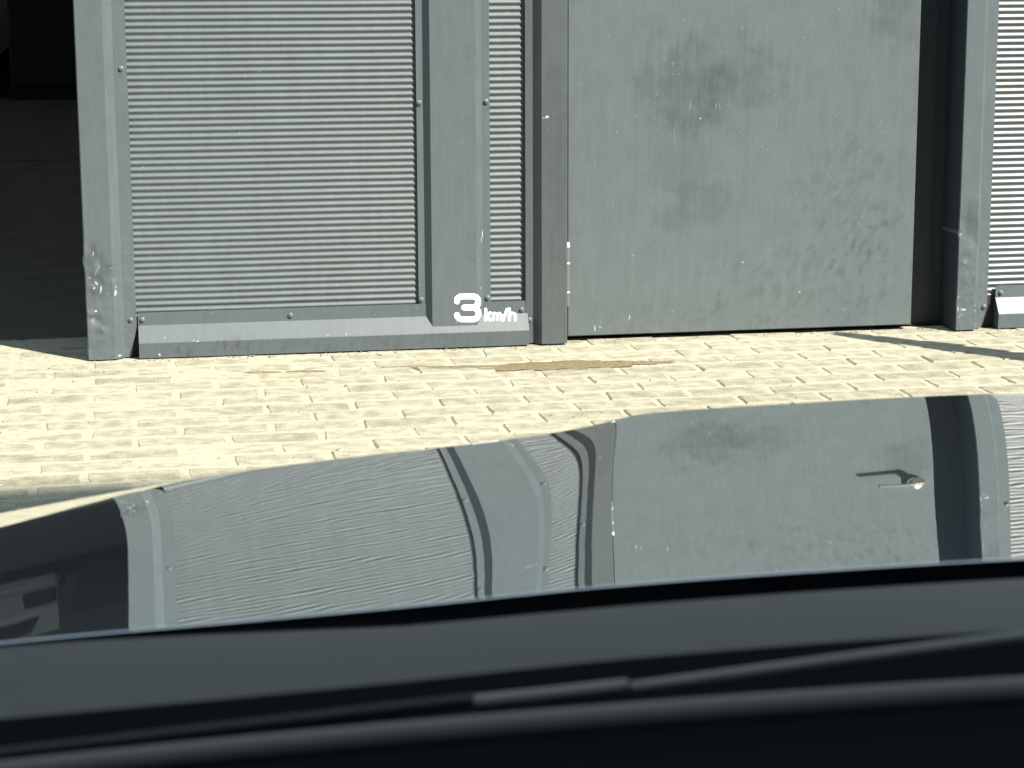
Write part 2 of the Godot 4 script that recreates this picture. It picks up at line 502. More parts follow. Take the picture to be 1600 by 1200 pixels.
func build_ground() -> void:
	var st := begin()
	face(st, [Vector3(-500, -0.04, -500), Vector3(500, -0.04, -500), Vector3(500, -0.04, 500), Vector3(-500, -0.04, 500)], Vector3.UP)
	var g := done("ground", st, mats.asphalt, self)
	g.set_meta("kind", "structure")

	var pave := Node3D.new()
	pave.name = "brick_pavement"
	add_child(pave)
	pave.set_meta("kind", "structure")
	# sand the bricks lie in, a little uneven so that it fills some joints more than others
	var nz := FastNoiseLite.new()
	nz.seed = 5
	nz.frequency = 9.0
	var rows := []
	for j in 391:
		var row := []
		for i in 501:
			var x := -0.9 + i * 0.0085
			var z := -6.24 + j * 0.0083
			var deep := smoothstep(0.1, 1.2, x + 0.5 * nz.get_noise_2d(z * 0.3, x * 0.3))
			var y := -0.0016 - 0.0022 * deep
			y += 0.0012 * nz.get_noise_2d(x * 0.35, z * 1.6 + 40.0) + 0.0011 * nz.get_noise_2d(x * 2.0 + 9.0, z * 5.0)
			y += 0.0014 * smoothstep(-5.25, -5.75, z + 0.25 * nz.get_noise_2d(x * 0.25, z * 0.25 + 7.0))
			row.append(Vector3(x, minf(y, 0.0016), z))
		rows.append(row)
	put("joint_sand", grid_mesh(rows), mats.sand, pave)
	var far := begin()
	for r in [[Vector2(-9, -5.9), Vector2(-0.9, 4.06)], [Vector2(-0.9, -2.99), Vector2(3.35, 4.06)], [Vector2(3.35, -5.9), Vector2(11, 4.06)]]:
		face(far, [Vector3(r[0].x, -0.005, r[0].y), Vector3(r[1].x, -0.005, r[0].y), Vector3(r[1].x, -0.005, r[1].y), Vector3(r[0].x, -0.005, r[1].y)], Vector3.UP)
	var fs := done("joint_sand", far, mats.sand, pave)
	fs.set_meta("kind", "stuff")

	var shapes := []
	for k in 6:
		shapes.append(brick_mesh(100 + k))
	var tones := [mats.brick_a, mats.brick_a, mats.brick_b, mats.brick_c]
	var rest: Array[Transform3D] = []
	var single := 0
	for k in range(-13, 85):
		var z := ROW_Z + k * ROW_W
		var shift := 0.0 if k % 2 == 0 else 0.5
		for i in range(-40, 50):
			# joints at i * 0.21 (+ half): bricks lie between them
			var x := (i + shift + 0.5) * BRICK_L
			if z < -5.93 and not ((x > -3.4 and x < 0.14 and z > -6.22) or (x > 1.33 and x < 2.6 and z > -6.02)):
				continue
			if z > 4.0 or x < -8 or x > 9:
				continue
			var b := Basis(Vector3.UP, rng.randf_range(-0.012, 0.012)) * Basis(Vector3.RIGHT, rng.randf_range(-0.016, 0.016)) * Basis(Vector3.BACK, rng.randf_range(-0.008, 0.008))
			var t := Transform3D(b, Vector3(x + rng.randf_range(-0.0026, 0.0026), rng.randf_range(-0.0018, 0.0010), z + rng.randf_range(-0.0016, 0.0016)))
			var s := on_screen(Vector3(x, 0, z))
			if s.x > -80 and s.x < 1680 and s.y > 0 and s.y < 800 and single < 300:
				var o := put("paving_brick", shapes[rng.randi() % 6], tones[rng.randi() % 4], pave)
				o.transform = t
				single += 1
			else:
				rest.append(t)
	print("single bricks ", single, " others ", rest.size())
	var mm := MultiMesh.new()
	mm.transform_format = MultiMesh.TRANSFORM_3D
	mm.mesh = shapes[0]
	mm.instance_count = rest.size()
	for k in rest.size():
		mm.set_instance_transform(k, rest[k])
	var mi := MultiMeshInstance3D.new()
	mi.name = "more_paving"
	mi.multimesh = mm
	mi.material_override = mats.brick_a
	pave.add_child(mi)
	mi.set_meta("kind", "stuff")

	# loose grit gathered along the foot of the wall and strewn over the bricks
	var gr := RandomNumberGenerator.new()
	gr.seed = 77
	var gm := MultiMesh.new()
	gm.transform_format = MultiMesh.TRANSFORM_3D
	gm.mesh = lathe([Vector2(0, -0.5), Vector2(0.8, -0.3), Vector2(1.0, 0.1), Vector2(0.6, 0.6), Vector2(0, 0.75)], 6)
	gm.instance_count = 700
	for k in 700:
		var x := gr.randf_range(-0.2, 2.9)
		var z := -5.866 + absf(gr.randfn(0.0, 0.02))
		if x > 1.42 and x < 2.54:
			z -= 0.06
			if x < 1.52 and gr.randf() < 0.7:
				x = 1.42 + gr.randf() * 0.08
		elif x < 0.09:
			z = gr.randf_range(-6.2, -5.3)
		if k > 430:
			x = gr.randf_range(-0.3, 2.9)
			z = gr.randf_range(-5.86, -4.3)
		var sz := gr.randf_range(0.0008, 0.0026)
		if gr.randf() < 0.04:
			sz *= 1.8
		gm.set_instance_transform(k, Transform3D(Basis(Vector3.UP, gr.randf() * TAU).scaled(Vector3(sz * gr.randf_range(0.8, 1.7), sz * 0.8, sz)), Vector3(x, 0.0015, z)))
	var gi := MultiMeshInstance3D.new()
	gi.name = "loose_grit"
	gi.multimesh = gm
	gi.material_override = mats.grit
	pave.add_child(gi)
	gi.set_meta("kind", "stuff")
	# brown damp silt washed along two rows of bricks in front of the door post
	var r := RandomNumberGenerator.new()
	r.seed = 21
	for s in [[1.33, -5.578, 0.19, 0.058], [1.06, -5.600, 0.12, 0.026], [1.54, -5.572, 0.10, 0.026], [0.94, -5.630, 0.08, 0.014], [1.16, -5.556, 0.07, 0.020], [0.54, -5.632, 0.05, 0.010], [0.66, -5.625, 0.05, 0.009]]:
		var st2 := begin()
		var ring := []
		for k in 40:
			var a := TAU * k / 40.0
			var w := 1.0 + r.randf_range(-0.22, 0.22)
			ring.append(Vector3(s[0] + cos(a) * s[2] * w, -0.0004, s[1] + signf(sin(a)) * pow(absf(sin(a)), 0.6) * s[3] * w + cos(a) * 0.006))
		for k in 40:
			face(st2, [Vector3(s[0], 0.0034, s[1]), ring[k], ring[(k + 1) % 40]], Vector3.UP)
		var o := done("damp_silt", st2, mats.damp_sand, pave)
		o.set_meta("kind", "stuff")


# ---------------------------------------------------------------- facade
func ribbed(x0: float, x1: float, y0: float, y1: float, zc: float, seed: int) -> ArrayMesh:
	# sine-wave cladding sheet: pitch 17.4 mm, with a slight waviness of the thin metal
	var nz := FastNoiseLite.new()
	nz.seed = seed
	nz.frequency = 1.6
	var pitch := 0.0174
	var amp := 0.0019
	var cols := maxi(2, int((x1 - x0) / 0.12)) + 1
	var n := int((y1 - y0) / pitch * 10.0)
	var pos := PackedVector3Array()
	var nor := PackedVector3Array()
	var uv := PackedVector2Array()
	var idx := PackedInt32Array()
	for j in n + 1:
		var y := y0 + (y1 - y0) * j / n
		for i in cols + 1:
			var x := x0 + (x1 - x0) * i / cols
			var w := nz.get_noise_2d(x, y * 0.6) * 0.0020
			var ph := TAU * (y + w * 0.4) / pitch
			pos.append(Vector3(x, y, zc + amp * sin(ph) + w))
			nor.append(Vector3(0, -amp * TAU / pitch * cos(ph), 1).normalized())
			uv.append(Vector2(x, -y))
	for j in n:
		for i in cols:
			var a := j * (cols + 1) + i
			idx.append_array([a, a + cols + 1, a + 1, a + 1, a + cols + 1, a + cols + 2])
	var arr := []
	arr.resize(Mesh.ARRAY_MAX)
	arr[Mesh.ARRAY_VERTEX] = pos
	arr[Mesh.ARRAY_NORMAL] = nor
	arr[Mesh.ARRAY_TEX_UV] = uv
	arr[Mesh.ARRAY_INDEX] = idx
	var m := ArrayMesh.new()
	m.add_surface_from_arrays(Mesh.PRIMITIVE_TRIANGLES, arr)
	return m

# folded sheet standing upright, its open profile (x, z) knocked by dents [x, y, rx, ry, depth]
func folded(profile: Array, cols: Array, y0: float, y1: float, fine_to: float, dents: Array, seed: int, cut_x: float, cut_y: float) -> ArrayMesh:
	var nz := FastNoiseLite.new()
	nz.seed = seed
	nz.frequency = 28.0
	var st := begin()
	var ys := []
	var y := y0
	while y < fine_to:
		ys.append(y)
		y += 0.004
	while y < y1:
		ys.append(y)
		y += 0.25
	ys.append(y1)
	for s in profile.size() - 1:
		var a: Vector2 = profile[s]
		var b: Vector2 = profile[s + 1]
		var e := b - a
		var n2 := Vector2(-e.y, e.x).normalized()
		if n2.y < 0.0 or (absf(n2.y) < 0.01 and n2.x > 0.0):
			pass
		var c: int = cols[s]
		var rows := []
		for yy in ys:
			var row := []
			for i in c + 1:
				var p := a.lerp(b, float(i) / c)
				var d := 0.0
				var sx := 0.0
				for q in dents:
					var k := Vector2((p.x - q[0]) / q[2], (yy - q[1]) / q[3]).length_squared()
					if k < 4.0:
						d += q[4] * exp(-k * 1.6)
						sx += q[4] * 0.6 * exp(-k * 1.6) * clampf((profile[0].x + 0.006 - p.x) / 0.006, 0.0, 1.0)
				if yy < fine_to:
					d += nz.get_noise_2d(p.x * 1.3, yy) * 0.0011 * smoothstep(fine_to, fine_to * 0.5, yy)
				if yy < cut_y and absf(p.x - cut_x) < 0.03:
					sx -= (cut_y - yy) / cut_y * 0.018 * clampf((p.x - cut_x + 0.03) / 0.03, 0.0, 1.0)
				row.append(Vector3(p.x + sx, yy, p.y + d))
			rows.append(row)
		var m := grid_mesh(rows, true)
		st.append_from(m, 0, Transform3D.IDENTITY)
	return st.commit()

func build_facade() -> void:
	var b := thing("industrial_building", "grey metal-clad industrial building with dark open bay and flush steel door", "building")
	var F := -5.88
	# wall core behind the cladding, with the bay opening and the doorway left free
	for r in [[0.12, 1.345, 0.004, 4.6], [2.60, 9.0, 0.004, 4.6], [-8.0, -3.5, 0.004, 4.6], [-3.5, 0.12, 3.25, 4.6], [1.345, 2.60, 2.16, 4.6]]:
		var st := begin()
		box(st, Vector3(r[0], r[2], -6.12), Vector3(r[1], r[3], -5.9225))
		done("wall", st, mats.far_cladding, b)
	# cladding sheets
	var zc := -5.9135
	for r in [[0.2, 1.03, 0.095, 4.6, 1], [1.17, 1.31, 0.095, 4.6, 2], [2.64, 9.0, 0.095, 4.6, 3], [-8.0, -3.52, 0.095, 4.6, 4], [-3.52, 0.2, 3.32, 4.6, 5], [1.31, 2.64, 2.24, 4.6, 6]]:
		put("cladding_sheet", ribbed(r[0], r[1], r[2], r[3], zc, r[4]), mats.sheet, b)
	# corner post of the bay: flat face, slanted fold, screwed flange
	var dents := [[0.092, 0.272, 0.016, 0.020, -0.006], [0.11, 0.30, 0.02, 0.03, -0.004], [0.118, 0.248, 0.012, 0.022, 0.0035], [0.128, 0.22, 0.010, 0.014, -0.004], [0.108, 0.20, 0.012, 0.012, 0.003], [0.168, 0.225, 0.008, 0.012, -0.003], [0.17, 0.19, 0.008, 0.018, 0.0022],
		[0.118, 0.112, 0.016, 0.016, -0.005], [0.104, 0.13, 0.014, 0.012, 0.003], [0.13, 0.085, 0.016, 0.012, 0.003], [0.1, 0.03, 0.02, 0.02, -0.002]]
	var post_profile := [Vector2(0.092, -6.12), Vector2(0.092, F + 0.002), Vector2(0.095, F + 0.005), Vector2(0.165, F + 0.005), Vector2(0.190, F - 0.022), Vector2(0.2245, F - 0.0235), Vector2(0.2245, F - 0.0262)]
	var post := put("corner_post", folded(post_profile, [1, 1, 14, 5, 3, 1], 0.003, 3.30, 0.42, dents, 3, 0.2245, 0.088), mats.corner, b)
	post.set_meta("label", "dented corner post with chipped paint beside the dark bay")
	# hat-shaped pilaster between the cladding sheets
	var st := begin()
	pull(st, PackedVector2Array([Vector2(0.9965, F - 0.0265), Vector2(0.9965, F - 0.0235), Vector2(1.0145, F - 0.0235), Vector2(1.0315, F - 0.0030), Vector2(1.1570, F - 0.0030), Vector2(1.1765, F - 0.0235), Vector2(1.1985, F - 0.0235), Vector2(1.1985, F - 0.0265)]), "y", 0.088, 4.6)
	var pil := done("pilaster", st, mats.pilaster, b)
	st = begin()
	# its foot runs down onto the slanted base flashing
	face(st, [Vector3(1.0147, 0.0885, F - 0.0233), Vector3(1.0317, 0.0885, F - 0.0032), Vector3(1.0317, 0.0600, F - 0.0032)], Vector3(-1, 0, 0.6))
	face(st, [Vector3(1.0317, 0.0885, F - 0.0032), Vector3(1.1568, 0.0885, F - 0.0032), Vector3(1.1568, 0.0600, F - 0.0032), Vector3(1.0317, 0.0600, F - 0.0032)], Vector3.BACK)
	face(st, [Vector3(1.1568, 0.0885, F - 0.0032), Vector3(1.1763, 0.0885, F - 0.0233), Vector3(1.1568, 0.0600, F - 0.0032)], Vector3(1, 0, 0.6))
	done("pilaster_foot", st, mats.pilaster, pil)
	# base flashing: flat strip, slope, upright kick face
	for r in [[0.2285, 1.302, mats.flashing], [2.684, 9.0, mats.sheet], [-8.0, -3.56, mats.sheet]]:
		st = begin()
		pull(st, PackedVector2Array([Vector2(F - 0.0245, 0.123), Vector2(F - 0.0225, 0.124), Vector2(F - 0.0215, 0.0885), Vector2(F + 0.0075, 0.0465), Vector2(F + 0.0085, 0.044), Vector2(F + 0.0060, 0.003), Vector2(F - 0.030, 0.003), Vector2(F - 0.030, 0.09)]), "x", r[0], r[1])
		done("base_flashing", st, r[2], b)
	for x in [0.195, 2.63]:
		st = begin()
		box(st, Vector3(x, 0.002, F - 0.0405), Vector3(x + 0.06, 0.094, F - 0.034))
		done("gap_shade_box", st, mats.gasket, b)  # black box behind the open joint, painting in its shade
	# casing left of the door
	st = begin()
	pull(st, PackedVector2Array([Vector2(1.297, F - 0.0265), Vector2(1.297, F - 0.0210), Vector2(1.318, F - 0.0210), Vector2(1.3385, F + 0.003), Vector2(1.408, F + 0.003), Vector2(1.411, F + 0.000), Vector2(1.411, -6.12), Vector2(1.33, -6.12), Vector2(1.33, F - 0.0265)]), "y", 0.003, 2.24)
	done("door_casing", st, mats.casing, b)
	# right casing of the doorway with its deep reveal
	var rd := [[2.552, 0.285, 0.006, 0.008, -0.004], [2.58, 0.235, 0.02, 0.02, 0.003], [2.575, 0.3, 0.03, 0.04, -0.003], [2.57, 0.2, 0.012, 0.012, 0.0028], [2.565, 0.07, 0.02, 0.03, -0.002]]
	var rp := [Vector2(2.551, -6.12), Vector2(2.551, F + 0.012), Vector2(2.553, F + 0.015), Vector2(2.606, F + 0.015), Vector2(2.614, F + 0.006), Vector2(2.624, F - 0.012), Vector2(2.656, F - 0.0135), Vector2(2.656, F - 0.0262)]
	put("door_casing", folded(rp, [1, 1, 12, 2, 2, 3, 1], 0.003, 2.24, 0.42, rd, 9, 2.656, 0.066), mats.right_corner, b)
	st = begin()
	pull(st, PackedVector2Array([Vector2(F - 0.0265, 2.24), Vector2(F + 0.0055, 2.238), Vector2(F + 0.0055, 2.125), Vector2(-6.12, 2.125), Vector2(-6.12, 2.24)]), "x", 1.412, 2.550)
	done("door_head", st, mats.casing, b)
	# left jamb and head of the open bay
	st = begin()
	pull(st, PackedVector2Array([Vector2(-3.60, F - 0.0265), Vector2(-3.60, F - 0.0235), Vector2(-3.56, F - 0.0235), Vector2(-3.52, F + 0.005), Vector2(-3.44, F + 0.005), Vector2(-3.44, -6.12), Vector2(-3.50, -6.12), Vector2(-3.50, F - 0.0265)]), "y", 0.003, 3.19)
	done("corner_post", st, mats.sheet, b)
	st = begin()
	pull(st, PackedVector2Array([Vector2(F - 0.0265, 3.36), Vector2(F + 0.004, 3.34), Vector2(F + 0.004, 3.20), Vector2(-6.12, 3.20), Vector2(-6.12, 3.36)]), "x", -3.60, 0.22)
	done("bay_head", st, mats.sheet, b)
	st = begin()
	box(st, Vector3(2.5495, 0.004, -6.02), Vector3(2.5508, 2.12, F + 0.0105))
	done("reveal_shade_plate", st, mats.dark_frame, b)  # thin dark plate that paints the shade on the casing side
	# doorway frame, set back behind the leaf
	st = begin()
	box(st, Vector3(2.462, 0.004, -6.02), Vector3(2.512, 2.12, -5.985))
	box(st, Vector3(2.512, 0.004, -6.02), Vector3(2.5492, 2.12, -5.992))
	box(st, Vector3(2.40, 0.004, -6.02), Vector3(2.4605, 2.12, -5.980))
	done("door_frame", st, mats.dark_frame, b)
	st = begin()
	box(st, Vector3(1.412, 0.004, -6.06), Vector3(2.549, 2.12, -6.021))
	done("door_backing", st, mats.gasket, b)
	# door leaf
	st = begin()
	soft_box(st, Vector3(1.4215, 0.013, -5.972), Vector3(2.4385, 2.118, -5.928), 0.0025)
	var door := done("door", st, mats.door, b)
	door.set_meta("label", "flush grey steel door with scuffed dusty paint")
	st = begin()
	box(st, Vector3(1.412, 0.0035, -6.02), Vector3(2.549, 0.006, -5.975))
	done("threshold", st, mats.gasket, b)
	for hy in [0.19, 1.06, 1.92]:
		var pieces := [[0.092, 0.078, mats.zinc], [0.077, 0.034, mats.screw_paint], [0.033, -0.048, mats.screw_paint], [-0.049, -0.088, mats.screw_paint]]
		var hinge: MeshInstance3D = null
		for q in pieces.size():
			var pc: Array = pieces[q]
			var r := 0.0066 if q > 0 else 0.0075
			var mesh := lathe([Vector2(0, pc[1]), Vector2(r - 0.001, pc[1]), Vector2(r, pc[1] + 0.001), Vector2(r, pc[0] - 0.001), Vector2(r - 0.001, pc[0]), Vector2(0, pc[0])], 12)
			if q == 0:
				hinge = put("hinge", mesh, mats.white_nylon, door)
				hinge.position = Vector3(1.4185, hy, -5.918)
			else:
				var piece := put("hinge_knuckle", mesh, pc[2], door)
				piece.position = Vector3(1.4185, hy, -5.918)
		for cy in [0.0335, -0.0485]:
			var ring := put("hinge_washer", lathe([Vector2(0, -0.002), Vector2(0.0078, -0.002), Vector2(0.0078, 0.002), Vector2(0, 0.002)], 12), mats.white_nylon, door)
			ring.position = Vector3(1.4185, hy + cy, -5.9178)
	# lever handle on its round rose
	put("handle_rose", lathe([Vector2(0, 0.0), Vector2(0.030, 0.0), Vector2(0.030, 0.012), Vector2(0.026, 0.018), Vector2(0.016, 0.021), Vector2(0.0145, 0.052), Vector2(0.011, 0.060), Vector2(0.0, 0.062)], 24, Vector3.BACK), mats.steel, door).position = Vector3(2.378, 1.06, -5.928)
	st = begin()
	tube(st, [Vector3(2.386, 1.06, -5.874), Vector3(2.378, 1.06, -5.872), Vector3(2.345, 1.06, -5.871), Vector3(2.29, 1.06, -5.871), Vector3(2.25, 1.058, -5.874)], 0.0080, 12)
	done("handle_lever", st, mats.lever, door)
	# screws: washer and domed head
	var sm := lathe([Vector2(0.0, 0.0), Vector2(0.0076, 0.0), Vector2(0.0076, 0.0018), Vector2(0.0062, 0.0024), Vector2(0.0056, 0.0046), Vector2(0.0036, 0.0062), Vector2(0.0020, 0.0066), Vector2(0.0017, 0.0056), Vector2(0, 0.0056)], 14, Vector3.BACK)
	var fl := F - 0.0234
	var spots := [[0.2085, 0.780, fl], [0.2085, 0.105, fl], [0.2085, 1.45, fl], [0.2085, 2.1, fl], [0.2085, 2.8, fl], [0.2400, 0.1045, F - 0.0218], [0.641, 0.1038, F - 0.0218], [1.0035, 0.677, fl], [1.1885, 0.6775, fl], [1.0035, 0.135, fl], [1.1895, 0.1345, fl], [1.0035, 1.22, fl], [1.1885, 1.22, fl], [1.0035, 1.76, fl], [1.1885, 1.76, fl],
		[1.0035, 2.3, fl], [1.1885, 2.3, fl], [1.2855, 0.098, F - 0.0218], [1.3075, 0.069, F - 0.0209], [1.3075, 0.85, F - 0.0209], [1.3075, 1.6, F - 0.0209], [2.676 + 0.024, 0.102, F - 0.0218], [2.646, 0.064, F - 0.0125], [2.646, 1.2, F - 0.0125], [2.646, 1.9, F - 0.0125]]
	spots[19][1] = 1.05
	for s in spots:
		put("screw", sm, mats.screw_paint, b).position = Vector3(s[0], s[1], s[2])
	# parapet, roof, side and back walls
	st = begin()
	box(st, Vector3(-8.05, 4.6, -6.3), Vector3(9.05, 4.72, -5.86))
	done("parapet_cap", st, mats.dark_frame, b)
	for r in [[-8.0, 9.0, -27.2, -18.0], [-8.0, 9.0, -7.6, -6.121], [-8.0, -1.8, -11.999, -7.601], [0.7, 9.0, -11.999, -7.601], [-8.0, -6.0, -17.999, -12.001], [-2.4, 9.0, -17.999, -12.001]]:
		st = begin()
		box(st, Vector3(r[0], 4.3, r[2]), Vector3(r[1], 4.5, r[3]))
		done("roof", st, mats.hall_plaster, b)
	st = begin()
	box(st, Vector3(-6.1, 4.51, -18.1), Vector3(-2.3, 4.53, -11.9))
	done("fill_rooflight", st, mats.fill_rooflight, b)  # rooflight guessed from a glint, enlarged to brighten the hall
	st = begin()
	box(st, Vector3(-1.9, 4.51, -11.89), Vector3(0.8, 4.53, -7.5))
	done("fill_rooflight", st, mats.fill_rooflight, b)  # second rooflight, added to brighten the dark hall
	for r in [[-8.0, -7.8, -27.2, -6.121], [8.8, 9.0, -27.2, -6.121], [-7.799, 8.799, -27.2, -27.0], [1.25, 1.34, -26.999, -6.121]]:
		st = begin()
		box(st, Vector3(r[0], 0.004, r[2]), Vector3(r[1], 4.299, r[3]))
		done("wall", st, mats.hall_plaster, b)


func build_hall() -> void:
	# concrete floor slabs inside the bay
	var fl := Node3D.new()
	fl.name = "hall_floor"
	add_child(fl)
	fl.set_meta("kind", "structure")
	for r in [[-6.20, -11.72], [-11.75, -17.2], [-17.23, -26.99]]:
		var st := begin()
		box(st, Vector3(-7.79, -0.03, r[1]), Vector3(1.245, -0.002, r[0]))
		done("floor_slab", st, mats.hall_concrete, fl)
	# black cabinet deep in the hall
	var c := thing("low_cabinet", "low black cabinet standing deep in the dark hall", "cabinet", Vector3(0.0, -0.002, -16.9))
	var st := begin()
	soft_box(st, Vector3(-0.62, 0.06, -0.4), Vector3(0.72, 1.2, 0.38), 0.01)
	done("carcass", st, mats.black, c)
	for s in [-0.3, 0.42]:
		st = begin()
		soft_box(st, Vector3(s - 0.31, 0.1, 0.381), Vector3(s + 0.31, 1.15, 0.40), 0.004)
		var d := done("cabinet_door", st, mats.black, c)
		st = begin()
		box(st, Vector3(s + 0.2, 0.8, 0.401), Vector3(s + 0.22, 0.95, 0.42))
		done("handle", st, mats.zinc, d)
	st = begin()
	box(st, Vector3(-0.6, 0.0, -0.38), Vector3(0.7, 0.059, 0.36))
	done("plinth", st, mats.black, c)
	# pale car parked beside it, only its corner in view
	var p := thing("parked_car", "pale car parked deep in the dark hall, mostly hidden", "car", Vector3(-1.62, -0.002, -17.6))
	st = begin()
	var side := PackedVector2Array([Vector2(0.86, 0.28), Vector2(0.92, 0.55), Vector2(0.86, 0.95), Vector2(0.70, 1.02), Vector2(0.42, 1.42), Vector2(-1.4, 1.46), Vector2(-2.1, 1.02), Vector2(-3.2, 0.86), Vector2(-3.35, 0.6), Vector2(-3.3, 0.28)])
	pull(st, side, "x", -0.86, 0.86)
	done("body", st, mats.pale_car, p)
	st = begin()
	soft_box(st, Vector3(-0.88, 0.26, 0.80), Vector3(0.88, 0.46, 1.02), 0.03)
	done("bumper", st, mats.pale_car, p)
	for s in [-1.0, 1.0]:
		st = begin()
		soft_box(st, Vector3(s * 0.72 - 0.13, 0.56, 0.86), Vector3(s * 0.72 + 0.13, 0.86, 0.94), 0.02)
		done("rear_lamp", st, mats.black, p)
		for z in [0.35, -2.5]:
			put("wheel", lathe([Vector2(0, -0.1), Vector2(0.26, -0.1), Vector2(0.32, -0.07), Vector2(0.32, 0.07), Vector2(0.26, 0.1), Vector2(0, 0.1)], 24, Vector3.RIGHT), mats.rubber, p).position = Vector3(s * 0.78, 0.32, z)
	st = begin()
	face(st, [Vector3(-0.7, 1.06, 0.685), Vector3(0.7, 1.06, 0.685), Vector3(0.62, 1.36, 0.475), Vector3(-0.62, 1.36, 0.475)], Vector3.BACK)
	done("rear_window", st, mats.glass_dark, p)


# the hall across the yard whose eaves shade the car
func build_opposite() -> void:
	var b := thing("warehouse", "tall grey warehouse across the yard behind the car", "building", Vector3(0, 0, 4.07))
	var st := begin()
	box(st, Vector3(-16, -0.03, 0.0), Vector3(16, 9.8, 7.0))
	done("wall", st, mats.far_cladding, b)
	st = begin()
	box(st, Vector3(-16.1, 9.801, -0.0), Vector3(16.1, 10.0, 7.1))
	done("roof_edge", st, mats.dark_frame, b)
	for x in [-9.0, -1.5, 6.0]:
		st = begin()
		box(st, Vector3(x, 0.0, -0.05), Vector3(x + 3.6, 3.8, -0.001))
		var d := done("roller_door", st, mats.sheet, b)
		for k in 9:
			st = begin()
			box(st, Vector3(x + 0.05, 0.1 + k * 0.4, -0.07), Vector3(x + 3.55, 0.46 + k * 0.4, -0.051))
			done("slat", st, mats.sheet, d)
	for k in 12:
		st = begin()
		box(st, Vector3(-15 + k * 2.5, 6.0, -0.06), Vector3(-13.4 + k * 2.5, 7.2, -0.001))
		var w := done("window", st, mats.dark_frame, b)
		st = begin()
		box(st, Vector3(-14.9 + k * 2.5, 6.1, -0.07), Vector3(-13.5 + k * 2.5, 7.1, -0.061))
		done("pane", st, mats.glass_dark, w)


func build_bollard() -> void:
	var at := Vector3(3.227, 0.0, -4.683)
	var b := thing("bollard", "slim tapered grey bollard standing on the paving right of the door", "bollard", at)
	put("post", lathe([Vector2(0, 0), Vector2(0.066, 0.0), Vector2(0.064, 0.3), Vector2(0.054, 1.0), Vector2(0.042, 1.33), Vector2(0.028, 1.42), Vector2(0.0, 1.44)], 24), mats.bollard_paint, b)
	put("foot_ring", lathe([Vector2(0.0625, 0.0), Vector2(0.10, 0.0), Vector2(0.10, 0.012), Vector2(0.0625, 0.02)], 24), mats.zinc, b)


# ---------------------------------------------------------------- the car the picture is taken from
func knots(k: Array, x: float) -> float:
	# smooth curve through the knots (Catmull-Rom with uneven steps)
	var n := k.size()
	var i := 0
	while i < n - 2 and x > k[i + 1][0]:
		i += 1
	var x0: float = k[i][0]
	var x1: float = k[i + 1][0]
	var m0: float = (k[i + 1][1] - k[maxi(i - 1, 0)][1]) / (k[i + 1][0] - k[maxi(i - 1, 0)][0])
	var m1: float = (k[mini(i + 2, n - 1)][1] - k[i][1]) / (k[mini(i + 2, n - 1)][0] - k[i][0])
	var h := x1 - x0
	var t := (x - x0) / h
	var t2 := t * t
	var t3 := t2 * t
	return (2 * t3 - 3 * t2 + 1) * k[i][1] + (t3 - 2 * t2 + t) * h * m0 + (3 * t2 - 2 * t3) * k[i + 1][1] + (t3 - t2) * h * m1

const HALF := 0.37
const D0 := 0.90
const D1 := 1.65
const REAR := [[-0.54, 0.762], [-0.40, 0.784], [-0.2215, 0.8030], [-0.111, 0.8105], [0.0, 0.8165], [0.111, 0.8222], [0.2215, 0.8262], [0.37, 0.829], [0.52, 0.8285]]
const FRONT := [[-0.54, 0.632], [-0.398, 0.661], [-0.2, 0.695], [0.0, 0.7165], [0.1, 0.7235], [0.2, 0.7300], [0.37, 0.7380], [0.52, 0.7375]]
var ripple := FastNoiseLite.new()
func bonnet_height(u: float, d: float) -> float:
	var a := HALF - absf(u - HALF)
	var t := (d - D0) / (D1 - D0)
	var y := lerpf(knots(REAR, a), knots(FRONT, a), t)
	y += 0.0205 * t * (1.0 - t)
	# raised centre: a firm ridge line that falls off to the side in a soft hollow
	var ridge := lerpf(0.012, 0.094, t)
	var e := lerpf(0.018, 0.006, clampf(t, 0.0, 1.0))
	var q := (ridge - a) / e
	var fall := e * (q if q > 20.0 else log(1.0 + exp(q)))
	y += lerpf(0.0040, 0.0150, t) * (exp(-fall / lerpf(0.065, 0.050, t)) - 0.5) + lerpf(0.0, 0.0048, t)
	y += 0.000010 * ripple.get_noise_2d(u * 1.4, d)
	return y

